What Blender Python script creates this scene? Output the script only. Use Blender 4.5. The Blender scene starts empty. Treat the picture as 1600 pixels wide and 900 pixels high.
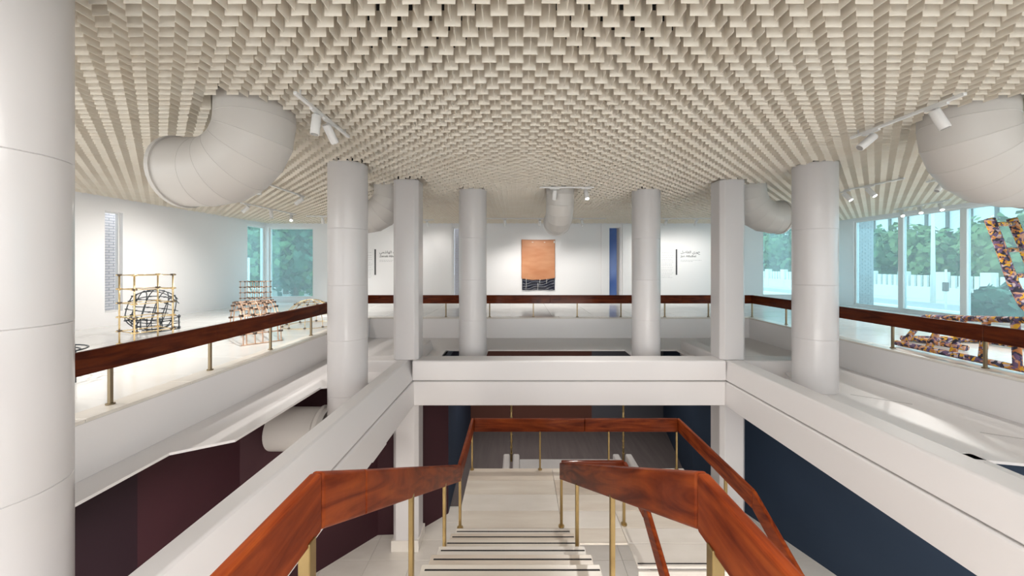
import bpy, bmesh, math, random
from math import sin, cos, pi, radians as R, sqrt
from mathutils import Vector as V, Matrix
random.seed(7)
S = bpy.context.scene
COL = S.collection
EYE = 1.5
# ---------------------------------------------------------------- camera
cam_d = bpy.data.cameras.new('camera'); cam = bpy.data.objects.new('camera', cam_d); COL.objects.link(cam)
cam.location = (0, 0, EYE); cam.rotation_euler = (R(90), 0, 0)
cam_d.sensor_width = 36; cam_d.lens = 36*560/1600
cam_d.shift_x = -0.005; cam_d.shift_y = -0.0225; cam_d.clip_start = .02; cam_d.clip_end = 500
S.camera = cam
# ---------------------------------------------------------------- world and exposure
W = bpy.data.worlds.new('sky'); S.world = W; W.use_nodes = True
bg = W.node_tree.nodes['Background']; bg.inputs[0].default_value = (.90, .97, 1.0, 1); bg.inputs[1].default_value = 2.2
S.view_settings.view_transform = 'Standard'; S.view_settings.look = 'None'
S.view_settings.exposure = 0.38; S.view_settings.gamma = 1; S.view_settings.use_curve_mapping = False
# ---------------------------------------------------------------- large fill lights added out of view (near wall, overhead, lower storey)
def area(name, loc, size, energy, rot=(0,0,0), color=(1,1,1)):
    l = bpy.data.lights.new(name, 'AREA'); l.shape = 'RECTANGLE'; l.size, l.size_y = size; l.energy = energy; l.color = color
    o = bpy.data.objects.new(name, l); COL.objects.link(o); o.location = loc; o.rotation_euler = rot; return o
area('near_wall_fill', (1.0, -5.7, .9), (17, 1.8), 85, (R(90), 0, 0), (1, .975, .95))  # added fill just inside the near wall, behind the viewer
area('overhead_fill', (1.0, -3.6, 3.1), (9, 2), 130, (0, 0, 0), (1, .975, .94))  # added overhead fill outside the frame, no fixture modelled; brightens floors and beams
area('overhead_fill', (1.0, .3, 3.1), (5.5, 1.4), 135, (0, 0, 0), (1, .975, .94))
area('overhead_fill', (-7.6, -1.8, 3.05), (4.0, 4), 280, (0, 0, 0), (1, .975, .94))
area('overhead_fill', (10.0, -1.8, 3.05), (3.5, 4), 120, (0, 0, 0), (1, .975, .94))
area('lobby_fill', (-3.0, 2.5, -.95), (1.0, 4), 70, (0, 0, 0), (1, .95, .9))  # added fill for the lower storey, hidden from the viewer, no fixture there
area('lobby_fill', (5.6, 2.5, -.98), (1.2, 4), 55, (0, 0, 0), (.95, .98, 1))
area('lobby_fill', (1.0, 9.9, -.98), (5, .8), 50, (0, 0, 0), (1, .95, .9))
area('lobby_fill', (1.0, -1.5, -.98), (8, 2), 380, (R(30), 0, 0), (1, .97, .93))

# ================================================================= materials
def mat(name, col, rough=.5, metal=0, bump=None, vary=None, coat=0, spec=None, trans=0):
    m = bpy.data.materials.new(name); m.use_nodes = True; nt = m.node_tree; b = nt.nodes['Principled BSDF']
    b.inputs['Base Color'].default_value = (*col, 1); b.inputs['Roughness'].default_value = rough; b.inputs['Metallic'].default_value = metal
    b.inputs['Coat Weight'].default_value = coat
    if spec is not None: b.inputs['Specular IOR Level'].default_value = spec
    tc = nt.nodes.new('ShaderNodeTexCoord')
    if vary:
        sc, amt, col2 = vary
        n = nt.nodes.new('ShaderNodeTexNoise'); n.inputs['Scale'].default_value = sc if not isinstance(sc, tuple) else 1; n.inputs['Detail'].default_value = 6
        if isinstance(sc, tuple):
            mp = nt.nodes.new('ShaderNodeMapping'); mp.inputs['Scale'].default_value = sc
            nt.links.new(tc.outputs['Object'], mp.inputs[0]); nt.links.new(mp.outputs[0], n.inputs['Vector'])
        else: nt.links.new(tc.outputs['Object'], n.inputs['Vector'])
        rp = nt.nodes.new('ShaderNodeValToRGB'); rp.color_ramp.elements[0].position = .5-amt; rp.color_ramp.elements[1].position = .5+amt
        rp.color_ramp.elements[0].color = (*col, 1); rp.color_ramp.elements[1].color = (*col2, 1)
        nt.links.new(n.outputs['Fac'], rp.inputs[0]); nt.links.new(rp.outputs[0], b.inputs['Base Color'])
    if bump:
        n2 = nt.nodes.new('ShaderNodeTexNoise'); n2.inputs['Scale'].default_value = bump[0]; n2.inputs['Detail'].default_value = 4
        bp = nt.nodes.new('ShaderNodeBump'); bp.inputs['Strength'].default_value = bump[1]; bp.inputs['Distance'].default_value = .01
        nt.links.new(tc.outputs['Object'], n2.inputs['Vector']); nt.links.new(n2.outputs['Fac'], bp.inputs['Height']); nt.links.new(bp.outputs[0], b.inputs['Normal'])
    return m
M = {}
M['paint'] = mat('white paint', (.85, .82, .815), .42, bump=(3, .05))
M['column'] = mat('column enamel', (.63, .605, .605), .28, vary=(1.2, .3, (.66, .637, .634)), coat=.2)
M['wall'] = mat('wall emulsion', (.87, .855, .86), .7, bump=(60, .03))
M['beam'] = mat('beam paint', (.76, .73, .725), .5, bump=(2.2, .06))
M['fin'] = mat('cream plate', (.87, .79, .675), .5, vary=(2.4, .22, (.92, .86, .76)))
M['void'] = mat('black void', (.006, .006, .007), .9)
M['duct'] = mat('duct paint', (.61, .58, .55), .38, bump=(8, .03))
M['seam'] = mat('duct seam', (.42, .40, .385), .5)
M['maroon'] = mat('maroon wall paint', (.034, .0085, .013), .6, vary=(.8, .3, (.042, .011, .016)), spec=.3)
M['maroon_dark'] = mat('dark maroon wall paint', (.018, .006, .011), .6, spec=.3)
M['navy'] = mat('navy wall paint', (.020, .035, .062), .6, vary=(.8, .3, (.026, .043, .074)), spec=.3)
M['brown'] = mat('brown wall paint', (.13, .050, .035), .6, spec=.3)
M['slate'] = mat('slate wall paint', (.10, .10, .115), .6, spec=.3)
M['carpet'] = mat('dark floor screed', (.12, .098, .098), .8, vary=((9, .8, 1), .2, (.15, .125, .12)))
M['marble'] = mat('pale marble', (.84, .83, .81), .16, vary=(1.1, .28, (.76, .745, .72)), coat=.25)
M['grout'] = mat('pale grout', (.62, .60, .57), .7)
M['trav'] = mat('travertine', (.68, .60, .51), .3, vary=((1.2, 8, 3), .24, (.82, .76, .67)), bump=(55, .12))
M['trav2'] = mat('travertine cool', (.72, .67, .60), .24, vary=((2, 5, 3), .3, (.83, .78, .72)))
M['trav3'] = mat('travertine warm', (.60, .51, .42), .3, vary=((1.5, 9, 3), .24, (.74, .65, .55)), bump=(55, .12))
M['strip'] = mat('black rubber', (.02, .018, .018), .6)
M['brass'] = mat('aged brass', (.34, .24, .105), .36, 1, vary=(6, .3, (.44, .32, .15)))
M['bronze'] = mat('dull bronze post', (.30, .235, .15), .38, 1)
M['gold'] = mat('polished brass rod', (.80, .62, .34), .25, .75)
M['copper'] = mat('rose bamboo rod', (.66, .43, .30), .35, .5)
M['steel'] = mat('dark wire', (.06, .07, .08), .35, .7)
M['clamp'] = mat('dark clamp', (.12, .09, .075), .4, .6)
M['track'] = mat('white track metal', (.80, .79, .78), .4)
M['lens_off'] = mat('spotlight lens', (.35, .34, .33), .15)
M['trunk'] = mat('bark', (.20, .14, .10), .9)
M['leaf'] = mat('leaf green', (.05, .13, .045), .7, vary=(.7, .2, (.10, .22, .07)))
M['leaf2'] = mat('leaf pale green', (.13, .21, .07), .7, vary=(.7, .2, (.20, .28, .10)))
M['leaf3'] = mat('leaf blue green', (.035, .115, .075), .7, vary=(.7, .2, (.08, .20, .12)))
M['fence'] = mat('white masonry', (.80, .80, .78), .7)
M['ground'] = mat('pale paving', (.60, .58, .54), .85, vary=(.2, .3, (.66, .60, .53)))
M['road'] = mat('grey road', (.40, .40, .40), .85)
M['facade'] = mat('pale facade', (.75, .76, .76), .6)
M['facade_dark'] = mat('facade joint', (.12, .10, .09), .6)
M['brick'] = mat('grey brick', (.33, .31, .32), .75, vary=(3, .25, (.42, .39, .39)))
M['brick_pale'] = mat('whitened brick', (.84, .80, .80), .75, vary=(3, .25, (.90, .88, .88)))
M['mortar'] = mat('mortar', (.40, .43, .52), .85)
M['mortar_dark'] = mat('grey mortar', (.34, .30, .31), .85)
M['ink'] = mat('vinyl ink', (.05, .05, .055), .6)
M['ink_pale'] = mat('pale vinyl ink', (.60, .60, .60), .6)
M['ivory'] = mat('ivory cable', (.80, .78, .74), .5)

def wood(name, axis, dark=1.0, tilt=0):
    m = bpy.data.materials.new(name); m.use_nodes = True; nt = m.node_tree; b = nt.nodes['Principled BSDF']
    tc = nt.nodes.new('ShaderNodeTexCoord'); mp = nt.nodes.new('ShaderNodeMapping')
    sc = [8, 8, 8]; sc[axis] = .9; mp.inputs['Scale'].default_value = sc; mp.vector_type = 'POINT'
    ro = nt.nodes.new('ShaderNodeVectorRotate'); ro.rotation_type = 'X_AXIS'; ro.inputs['Angle'].default_value = tilt; nt.links.new(tc.outputs['Object'], ro.inputs['Vector'])
    n = nt.nodes.new('ShaderNodeTexNoise'); n.inputs['Scale'].default_value = 1; n.inputs['Detail'].default_value = 7; n.inputs['Distortion'].default_value = 2.2
    rp = nt.nodes.new('ShaderNodeValToRGB'); e = rp.color_ramp.elements
    e[0].position = .30; e[0].color = (.10*dark, .014*dark, .004*dark, 1); e[1].position = .74; e[1].color = (.30*dark, .062*dark, .012*dark, 1)
    k = rp.color_ramp.elements.new(.5); k.color = (.20*dark, .034*dark, .008*dark, 1)
    n2 = nt.nodes.new('ShaderNodeTexNoise'); n2.inputs['Scale'].default_value = 2.6; n2.inputs['Detail'].default_value = 5; n2.inputs['Roughness'].default_value = .7
    mx = nt.nodes.new('ShaderNodeMix'); mx.data_type = 'RGBA'; mx.blend_type = 'MULTIPLY'; mx.inputs[0].default_value = .8
    nt.links.new(ro.outputs[0], mp.inputs[0]); nt.links.new(mp.outputs[0], n.inputs['Vector']); nt.links.new(n.outputs['Fac'], rp.inputs[0])
    nt.links.new(tc.outputs['Object'], n2.inputs['Vector'])
    nt.links.new(rp.outputs[0], mx.inputs[6]); nt.links.new(n2.outputs['Color'], mx.inputs[7]); 
    g = nt.nodes.new('ShaderNodeRGBToBW'); nt.links.new(n2.outputs['Color'], g.inputs[0]); nt.links.new(g.outputs[0], mx.inputs[7])
    nt.links.new(mx.outputs[2], b.inputs['Base Color'])
    b.inputs['Roughness'].default_value = .5; b.inputs['Coat Weight'].default_value = .14; b.inputs['Coat Roughness'].default_value = .12; b.inputs['Specular IOR Level'].default_value = .07
    return m
M['wood_y'] = wood('varnished mahogany lengthwise', 1, 1.65); M['wood_x'] = wood('varnished mahogany crosswise', 0, 1.15)
M['wood_s'] = wood('varnished mahogany on the slope', 1, 1.65, R(28.9))
M['rail_y'] = wood('gallery mahogany lengthwise', 1, .80); M['rail_x'] = wood('gallery mahogany crosswise', 0, .95)

def glass_mat():
    m = bpy.data.materials.new('tinted pane'); m.use_nodes = True; nt = m.node_tree; nt.nodes.remove(nt.nodes['Principled BSDF'])
    out = nt.nodes['Material Output']
    t = nt.nodes.new('ShaderNodeBsdfTransparent'); t.inputs[0].default_value = (.70, .90, .95, 1)
    h = nt.nodes.new('ShaderNodeBsdfTranslucent'); h.inputs[0].default_value = (.80, .95, 1.0, 1)
    g = nt.nodes.new('ShaderNodeBsdfGlossy'); g.inputs['Roughness'].default_value = .03
    a = nt.nodes.new('ShaderNodeMixShader'); a.inputs[0].default_value = .09
    c = nt.nodes.new('ShaderNodeMixShader'); c.inputs[0].default_value = .05
    nt.links.new(t.outputs[0], a.inputs[1]); nt.links.new(h.outputs[0], a.inputs[2])
    nt.links.new(a.outputs[0], c.inputs[1]); nt.links.new(g.outputs[0], c.inputs[2]); nt.links.new(c.outputs[0], out.inputs[0])
    return m
M['glass'] = glass_mat()
M['glass_clear'] = mat('clear pane', (.95, .97, 1.0), .03); M['glass_clear'].node_tree.nodes['Principled BSDF'].inputs['Transmission Weight'].default_value = 1; M['glass_clear'].node_tree.nodes['Principled BSDF'].inputs['IOR'].default_value = 1.02
M['glass_blue'] = mat('deep blue glass', (.03, .075, .27), .15, vary=((1, 1, .7), .3, (.10, .20, .50)))

def emit(name, col, s):
    m = bpy.data.materials.new(name); m.use_nodes = True; b = m.node_tree.nodes['Principled BSDF']
    b.inputs['Base Color'].default_value = (*col, 1); b.inputs['Emission Color'].default_value = (*col, 1); b.inputs['Emission Strength'].default_value = s; return m
M['lamp'] = emit('lit lens', (1, .98, .93), 14)

def camo():
    m = bpy.data.materials.new('patchwork cloth'); m.use_nodes = True; nt = m.node_tree; b = nt.nodes['Principled BSDF']
    tc = nt.nodes.new('ShaderNodeTexCoord'); v = nt.nodes.new('ShaderNodeTexVoronoi'); v.inputs['Scale'].default_value = 28
    n = nt.nodes.new('ShaderNodeTexNoise'); n.inputs['Scale'].default_value = 9; ad = nt.nodes.new('ShaderNodeMixRGB'); ad.inputs[0].default_value = .12
    nt.links.new(tc.outputs['Object'], n.inputs['Vector']); nt.links.new(tc.outputs['Object'], ad.inputs[1]); nt.links.new(n.outputs['Color'], ad.inputs[2])
    nt.links.new(ad.outputs[0], v.inputs['Vector'])
    sp = nt.nodes.new('ShaderNodeSeparateColor'); nt.links.new(v.outputs['Color'], sp.inputs[0])
    rp = nt.nodes.new('ShaderNodeValToRGB'); rp.color_ramp.interpolation = 'CONSTANT'
    cs = [(0, (.035, .03, .05)), (.24, (.16, .10, .20)), (.40, (.50, .20, .07)), (.55, (.75, .40, .03)), (.70, (.60, .33, .22)), (.82, (.08, .08, .16)), (.92, (.55, .46, .50))]
    el = rp.color_ramp.elements
    while len(el) > 1: el.remove(el[-1])
    el[0].position = 0; el[0].color = (*cs[0][1], 1)
    for p, c in cs[1:]: k = el.new(p); k.color = (*c, 1)
    nt.links.new(sp.outputs[0], rp.inputs[0]); nt.links.new(rp.outputs[0], b.inputs['Base Color']); b.inputs['Roughness'].default_value = .8
    return m
M['camo'] = camo()

# ================================================================= geometry helpers
class MB:
    def __init__(s): s.v = []; s.f = []; s.sm = []
    def add(s, vs, fs, smooth=False):
        n = len(s.v); s.v += [tuple(p) for p in vs]; s.f += [tuple(n+i for i in f) for f in fs]; s.sm += [smooth]*len(fs); return s
    def box(s, x0, x1, y0, y1, z0, z1):
        return s.add([(x0,y0,z0),(x1,y0,z0),(x1,y1,z0),(x0,y1,z0),(x0,y0,z1),(x1,y0,z1),(x1,y1,z1),(x0,y1,z1)],
                     [(3,2,1,0),(4,5,6,7),(0,1,5,4),(1,2,6,5),(2,3,7,6),(3,0,4,7)])
    def prism(s, poly, z0, z1):                     # polygon in xy, counter-clockwise
        n = len(poly); return s.add([(x,y,z0) for x,y in poly]+[(x,y,z1) for x,y in poly],
            [tuple(range(n-1,-1,-1)), tuple(range(n,2*n))]+[(i,(i+1)%n,n+(i+1)%n,n+i) for i in range(n)])
    def sweep(s, secs, caps=True, smooth=False):    # list of equal rings of points
        n = len(secs[0]); k = len(secs); vs = [p for r in secs for p in r]; fs = []
        for a in range(k-1):
            for i in range(n): fs.append((a*n+i, a*n+(i+1)%n, (a+1)*n+(i+1)%n, (a+1)*n+i))
        m = len(s.f); s.add(vs, fs, smooth)
        if caps:
            b = len(s.v)-len(vs); s.f += [tuple(b+i for i in range(n-1,-1,-1)), tuple(b+(k-1)*n+i for i in range(n))]; s.sm += [False, False]
        return s
    def tube(s, pts, r, n=10, caps=True, smooth=True):
        pts = [V(p) for p in pts]; rs = r if isinstance(r, (list, tuple)) else [r]*len(pts); secs = []
        t0 = (pts[1]-pts[0]).normalized(); u = t0.orthogonal().normalized()
        for i, p in enumerate(pts):
            t = (pts[min(i+1,len(pts)-1)]-pts[max(i-1,0)]).normalized(); u = (u-t*u.dot(t)).normalized(); w = t.cross(u)
            secs.append([p+(u*cos(2*pi*k/n)+w*sin(2*pi*k/n))*rs[i] for k in range(n)])
        return s.sweep(secs, caps, smooth)
    def cyl(s, x, y, z0, z1, r, n=32, smooth=True, caps=True):
        return s.sweep([[(x+r*cos(2*pi*k/n), y+r*sin(2*pi*k/n), z) for k in range(n)] for z in (z0, z1)], caps, smooth)
    def board(s, a, b, th, z_a, z_b, z_h):          # vertical board from plan point a to b; top heights, height of the board
        a = V(a); b = V(b); d = (b-a).normalized(); p = V((-d.y, d.x))*th/2
        secs = [[(q.x+p.x, q.y+p.y, z-z_h), (q.x-p.x, q.y-p.y, z-z_h), (q.x-p.x, q.y-p.y, z), (q.x+p.x, q.y+p.y, z)] for q, z in ((a, z_a), (b, z_b))]
        return s.sweep(secs)
    def ball(s, c, r, n=8, m=6):
        vs = [(c[0]+r*sin(pi*j/m)*cos(2*pi*i/n), c[1]+r*sin(pi*j/m)*sin(2*pi*i/n), c[2]+r*cos(pi*j/m)) for j in range(m+1) for i in range(n)]
        fs = [(j*n+i, (j+1)*n+i, (j+1)*n+(i+1)%n, j*n+(i+1)%n) for j in range(m) for i in range(n)]
        return s.add(vs, fs, True)
    def build(s, name, m, parent=None, bevel=0, kind=None, origin=None, seg=2):
        me = bpy.data.meshes.new(name); vs = s.v
        if origin is not None: o_ = V(origin); vs = [tuple(V(p)-o_) for p in vs]
        me.from_pydata(vs, [], s.f); me.polygons.foreach_set('use_smooth', s.sm); me.materials.append(m if not isinstance(m, str) else M[m]); me.update()
        bm = bmesh.new(); bm.from_mesh(me); bmesh.ops.recalc_face_normals(bm, faces=bm.faces); bm.to_mesh(me); bm.free()
        o = bpy.data.objects.new(name, me); COL.objects.link(o)
        if origin is not None: o.location = origin
        if parent is not None:
            o.parent = parent
            if parent.type == 'EMPTY' or parent.location.length > 0: o.matrix_parent_inverse = Matrix.Translation(-world_loc(parent))
        if bevel:
            b = o.modifiers.new('bevel', 'BEVEL'); b.width = bevel; b.segments = seg; b.limit_method = 'ANGLE'; b.angle_limit = R(35)
        if kind: o['kind'] = kind
        return o
def world_loc(o):
    # parents are only translated (never rotated) when children are built
    p = V((0,0,0))
    while o is not None:
        p = p + V(o.location) + (o.matrix_parent_inverse.to_translation() if o.parent else V((0,0,0))); o = o.parent
    return p
def tag(o, label, cat, group=None):
    o['label'] = label; o['category'] = cat
    if group: o['group'] = group
    return o
def thing(name, label, cat, loc=(0,0,0), group=None):
    o = bpy.data.objects.new(name, None); COL.objects.link(o); o.location = loc; o.empty_display_size = .2
    return tag(o, label, cat, group)
def struct(o): o['kind'] = 'structure'; return o
def part_copy(src, parent, loc, rotz=0, scale=None):
    c = src.copy(); COL.objects.link(c); c.parent = parent
    c.matrix_parent_inverse = Matrix.Translation(-world_loc(parent)); c.location = loc; c.rotation_euler = (0, 0, rotz)
    if scale: c.scale = scale
    return c

# ================================================================= STRUCTURE
Zf = -4.1                      # lower floor
GX0, GX1, GY = -4.2, 6.6, 10.2  # gallery edges: left, right, far
WX0, WX1, WY, WB = -10.1, 12.15, 14.4, -6.0
CZ = 3.15
# ---- ceiling: dark slab with hanging cream plates
ceil = MB().box(WX0-.2, WX1+.2, WB, WY+.2, 3.52, 3.62).build('ceiling', 'void'); struct(ceil)
COLS = [(-2.86, 1.92), (-2.84, 6.02), (-1.0, 8.1), (2.93, 8.15), (5.02, 6.05), (5.02, 1.92)]
a = .11; hw = .0575; th = .0026; hp = .19
def plate(along_x):
    mb = MB(); w, t = (hw, th/2) if along_x else (th/2, hw); return mb.box(-w, w, -t, t, 0, hp)
slots = []
ni0, ni1 = int(WX0/a)+1, int(WX1/a)-1; nj0, nj1 = int(-2.0/a), int(WY/a)-1
for i in range(ni0, ni1+1):
    for j in range(nj0, nj1+1):
        x = i*a-.008; y = j*a+.064
        if any((x-cx)**2+(y-cy)**2 < .335**2 for cx, cy in COLS): continue
        if any(abs(x-cx) < .32 and abs(y-7.22) < .30 for cx in (-2.19, 4.24)): continue
        if any((x-cx)**2+(y-cy)**2 < .40**2 for cx, cy in [(-2.85,3.87),(4.98,3.95),(-2.8,7.75),(4.95,7.7),(.96,8.0)]): continue
        slots.append((x, y, (i+j) % 2 == 0))
def vis(x, y):
    if y < 2.0: return False
    px = 808+560*x/y; py = 414-560*(CZ-EYE)/y
    return -20 < px < 1620 and py > -30
near = sorted([s for s in slots if vis(s[0], s[1])], key=lambda s: s[1] + .0001*abs(s[0]))[:300]
nearset = set(near)
pm = [plate(True).build('ceiling_plate', 'fin', ceil), plate(False).build('ceiling_plate', 'fin', ceil)]
first = [True, True]
for (x, y, ax) in near:
    k = 0 if ax else 1
    if first[k]: o = pm[k]; first[k] = False
    else: o = pm[k].copy(); COL.objects.link(o)
    o.location = (x, y, CZ+random.uniform(-.003, .003)); o.rotation_euler = (random.gauss(0, .008), random.gauss(0, .012), random.gauss(0, .012))
rest = MB()
for s in slots:
    if s in nearset: continue
    x, y, ax = s; w, t = (hw, th/2) if ax else (th/2, hw); z = CZ+random.uniform(-.003, .003); dx = random.gauss(0, .0012)
    if random.random() < .006: dx = random.choice((-1, 1))*.012
    p = [(-w+dx,-t,0),(w+dx,-t,0),(w+dx,t,0),(-w+dx,t,0),(-w,-t,hp),(w,-t,hp),(w,t,hp),(-w,t,hp)]
    rest.add([(x+q[0], y+q[1], z+q[2]) for q in p], [(3,2,1,0),(0,1,5,4),(1,2,6,5),(2,3,7,6),(3,0,4,7)])
rest.build('ceiling_plates', 'fin', ceil, kind='stuff')

# ---- upper gallery floors (slabs with recessed joints between marble tiles)
GT = -.02
fl = MB()
fl.box(WX0-.2, GX0-.1, WB, WY, -.45, GT); fl.box(GX1+.1, WX1+.2, WB, WY, -.45, GT)
fl.box(GX0-.1, GX1+.1, GY+.1, WY, -.45, GT)
gfloor = struct(fl.build('floor_gallery', 'grout'))
tile = MB().box(0, 1.193, 0, .893, 0, .02).build('floor_tile', 'marble', gfloor, bevel=.003, seg=1); used = False
def put_tile(x, y, w, d):
    global used
    if not used: o = tile; used = True
    else: o = tile.copy(); COL.objects.link(o)
    o.location = (x, y, GT); o.scale = (w/1.2, d/.9, 1)
def lay(x0, x1, y0, y1, tw, td):
    nx = max(1, round((x1-x0)/tw)); ny = max(1, round((y1-y0)/td)); w = (x1-x0)/nx; d = (y1-y0)/ny
    for i in range(nx):
        for j in range(ny): put_tile(x0+i*w, y0+j*d, w, d)
lay(WX0, GX0-.26, -.6, GY+.26, 1.2, .9); lay(GX1+.26, WX1, -.6, GY+.26, 1.2, .9); lay(WX0, WX1, GY+.26, WY, 1.24, .92)
# ---- parapet walls and travertine kerbs
def parapet(name, x0, x1, y0, y1):
    return struct(MB().box(x0, x1, y0, y1, -.58, -.035).build(name, 'paint', bevel=.006))
parapet('wall_parapet_left', GX0-.22, GX0, -3, GY+.22)
parapet('wall_parapet_right', GX1, GX1+.22, -3, GY+.22)
parapet('wall_parapet_far', GX0, GX1, GY, GY+.22)
def kerb(name, x0, x1, y0, y1, along, n):
    k = struct(MB().box(x0+.004, x1-.004, y0+.004, y1-.004, -.035, -.012).build(name, 'grout'))
    for i in range(n):
        b = MB()
        if along == 'y': L = (y1-y0)/n; b.box(x0, x1, y0+i*L+.003, y0+(i+1)*L-.003, -.030, .004)
        else: L = (x1-x0)/n; b.box(x0+i*L+.003, x0+(i+1)*L-.003, y0, y1, -.030, .004)
        b.build('kerb_stone', 'trav2', k, bevel=.006)
kerb('trim_1', GX0-.26, GX0+.015, -1, GY, 'y', 10)
kerb('trim_2', GX1-.015, GX1+.26, -1, GY, 'y', 10)
kerb('trim_3', GX0-.26, GX1+.26, GY-.015, GY+.26, 'x', 10)

# ---- intermediate slab (D = 2.08) with cut-outs
sl = MB(); z0, z1 = -.61, -.58
sl.prism([(-4.3,-3),(-3.85,-3),(-3.85,3.97),(-3.36,4.27),(-3.34,6.1),(-2.3,6.4),(-2.3,10.3),(-4.3,10.3)], z0, z1)
sl.box(-2.3, -1.73, 7.3, 10.3, z0, z1); sl.box(-1.73, 6.7, 8.78, 10.3, z0, z1); sl.box(3.9, 6.7, 7.3, 8.78, z0, z1); sl.box(-1.29, -.71, 7.3, 8.8, z0, z1); sl.box(2.64, 3.22, 7.3, 8.8, z0, z1)
sl.prism([(4.35,3.95),(5.0,3.82),(5.95,3.62),(6.7,3.62),(6.7,7.3),(4.98,7.3),(5.25,7.06),(4.98,6.5),(4.35,6.9)], z0, z1)
sl.prism([(5.95,-3),(6.7,-3),(6.7,3.62),(5.95,3.62)], z0, z1)
sl.box(4.35, 5.0, -3, 3.95, z0, z1)
slab = struct(sl.build('floor_ledge', 'paint'))
for p, q in (((5.35,5.75),(5.9,5.35)), ((5.75,4.45),(6.2,4.2))):
    MB().board(p, q, .012, -.577, -.577, .006).build('crack', 'seam', slab)
# ---- outer walls
def wallx(name, x0, x1, holes, z0=Zf-.2, z1=3.55, y0=WB, y1=WY+.2, m='wall'):
    """wall normal to x with openings [(ya, yb, za, zb)]"""
    mb = MB(); hs = sorted(holes); y = y0
    for ya, yb, za, zb in hs:
        mb.box(x0, x1, y, ya, z0, z1); mb.box(x0, x1, ya, yb, z0, za); mb.box(x0, x1, ya, yb, zb, z1); y = yb
    mb.box(x0, x1, y, y1, z0, z1); return struct(mb.build(name, m))
def wally(name, y0, y1, holes, z0=Zf-.2, z1=3.55, x0=WX0-.2, x1=WX1+.2, m='wall'):
    mb = MB(); hs = sorted(holes); x = x0
    for xa, xb, za, zb in hs:
        mb.box(x, xa, y0, y1, z0, z1); mb.box(xa, xb, y0, y1, z0, za); mb.box(xa, xb, y0, y1, zb, z1); x = xb
    mb.box(x, x1, y0, y1, z0, z1); return struct(mb.build(name, m))
wallx('wall_left', WX0-.2, WX0, [(-4, .5, .1, 3.0), (8.78, 9.18, .33, 2.83), (13.42, 14.37, .20, 3.02)])
wallx('wall_right', WX1, WX1+.2, [(-4.5, .8, .1, 3.0), (1.6, 12.95, .07, 3.08)])
wally('wall_far', WY, WY+.2, [(-9.98, -8.18, .18, 3.0), (-2.58, -2.28, .2, 3.0), (3.70, 4.14, .1, 3.02), (9.86, 11.6, .25, 3.02)])
wally('wall_near', WB-.2, WB, [(-8.5, 10.5, -.1, 2.4)])
# shallow pilaster returns on the far wall
for i, (x0, x1) in enumerate(((-2.9, -2.62), (3.38, 3.62), (4.22, 4.50))):
    struct(MB().box(x0, x1, WY-.05, WY+.02, 0, CZ-.0).build('trim_%d' % (4+i), 'wall', bevel=.004))
# ---- windows
def window(n, axis, pos, a0, a1, z0, z1, mull, pm='glass', fr=.06, dep=.08):
    w = MB()
    def bar(u0, u1, za, zb, t=dep):
        if axis == 'x': w.box(pos-t/2, pos+t/2, u0, u1, za, zb)
        else: w.box(u0, u1, pos-t/2, pos+t/2, za, zb)
    bar(a0, a1, z0, z0+fr); bar(a0, a1, z1-fr, z1); bar(a0, a0+fr, z0+fr, z1-fr); bar(a1-fr, a1, z0+fr, z1-fr)
    o = struct(w.build('window_%d' % n, 'track', bevel=.006)); es = [a0+fr]
    for mu in mull:
        b = MB()
        if axis == 'x': b.box(pos-.06, pos+.06, mu-.075, mu+.075, z0+fr, z1-fr)
        else: b.box(mu-.05, mu+.05, pos-.06, pos+.06, z0+fr, z1-fr)
        b.build('mullion', 'track', o, bevel=.006); es += [mu, mu]
    es.append(a1-fr)
    for k in range(0, len(es), 2):
        b = MB(); lo, hi = es[k]+.002, es[k+1]-.002
        if axis == 'x': b.box(pos-.006, pos+.006, lo, hi, z0+fr, z1-fr)
        else: b.box(lo, hi, pos-.006, pos+.006, z0+fr, z1-fr)
        b.build('pane', pm, o)
    return o
window(1, 'x', WX0-.08, 13.42, 14.37, .20, 3.02, [])
window(2, 'y', WY+.08, -9.98, -8.18, .18, 3.0, [])
window(3, 'y', WY+.08, 9.86, 11.6, .25, 3.02, [])
window(4, 'x', WX1+.08, 1.6, 12.95, .07, 3.08, [3.2, 4.8, 6.45, 8.1, 9.78, 11.38])
window(5, 'x', WX0-.12, 8.78, 9.18, .33, 2.83, [], pm='glass_clear', fr=.03)
window(6, 'y', WY+.12, -2.58, -2.28, .2, 3.0, [], pm='glass_clear', fr=.03)
window(7, 'y', WY+.12, 3.70, 4.14, .1, 3.02, [], pm='glass_blue', fr=.03)
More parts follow.
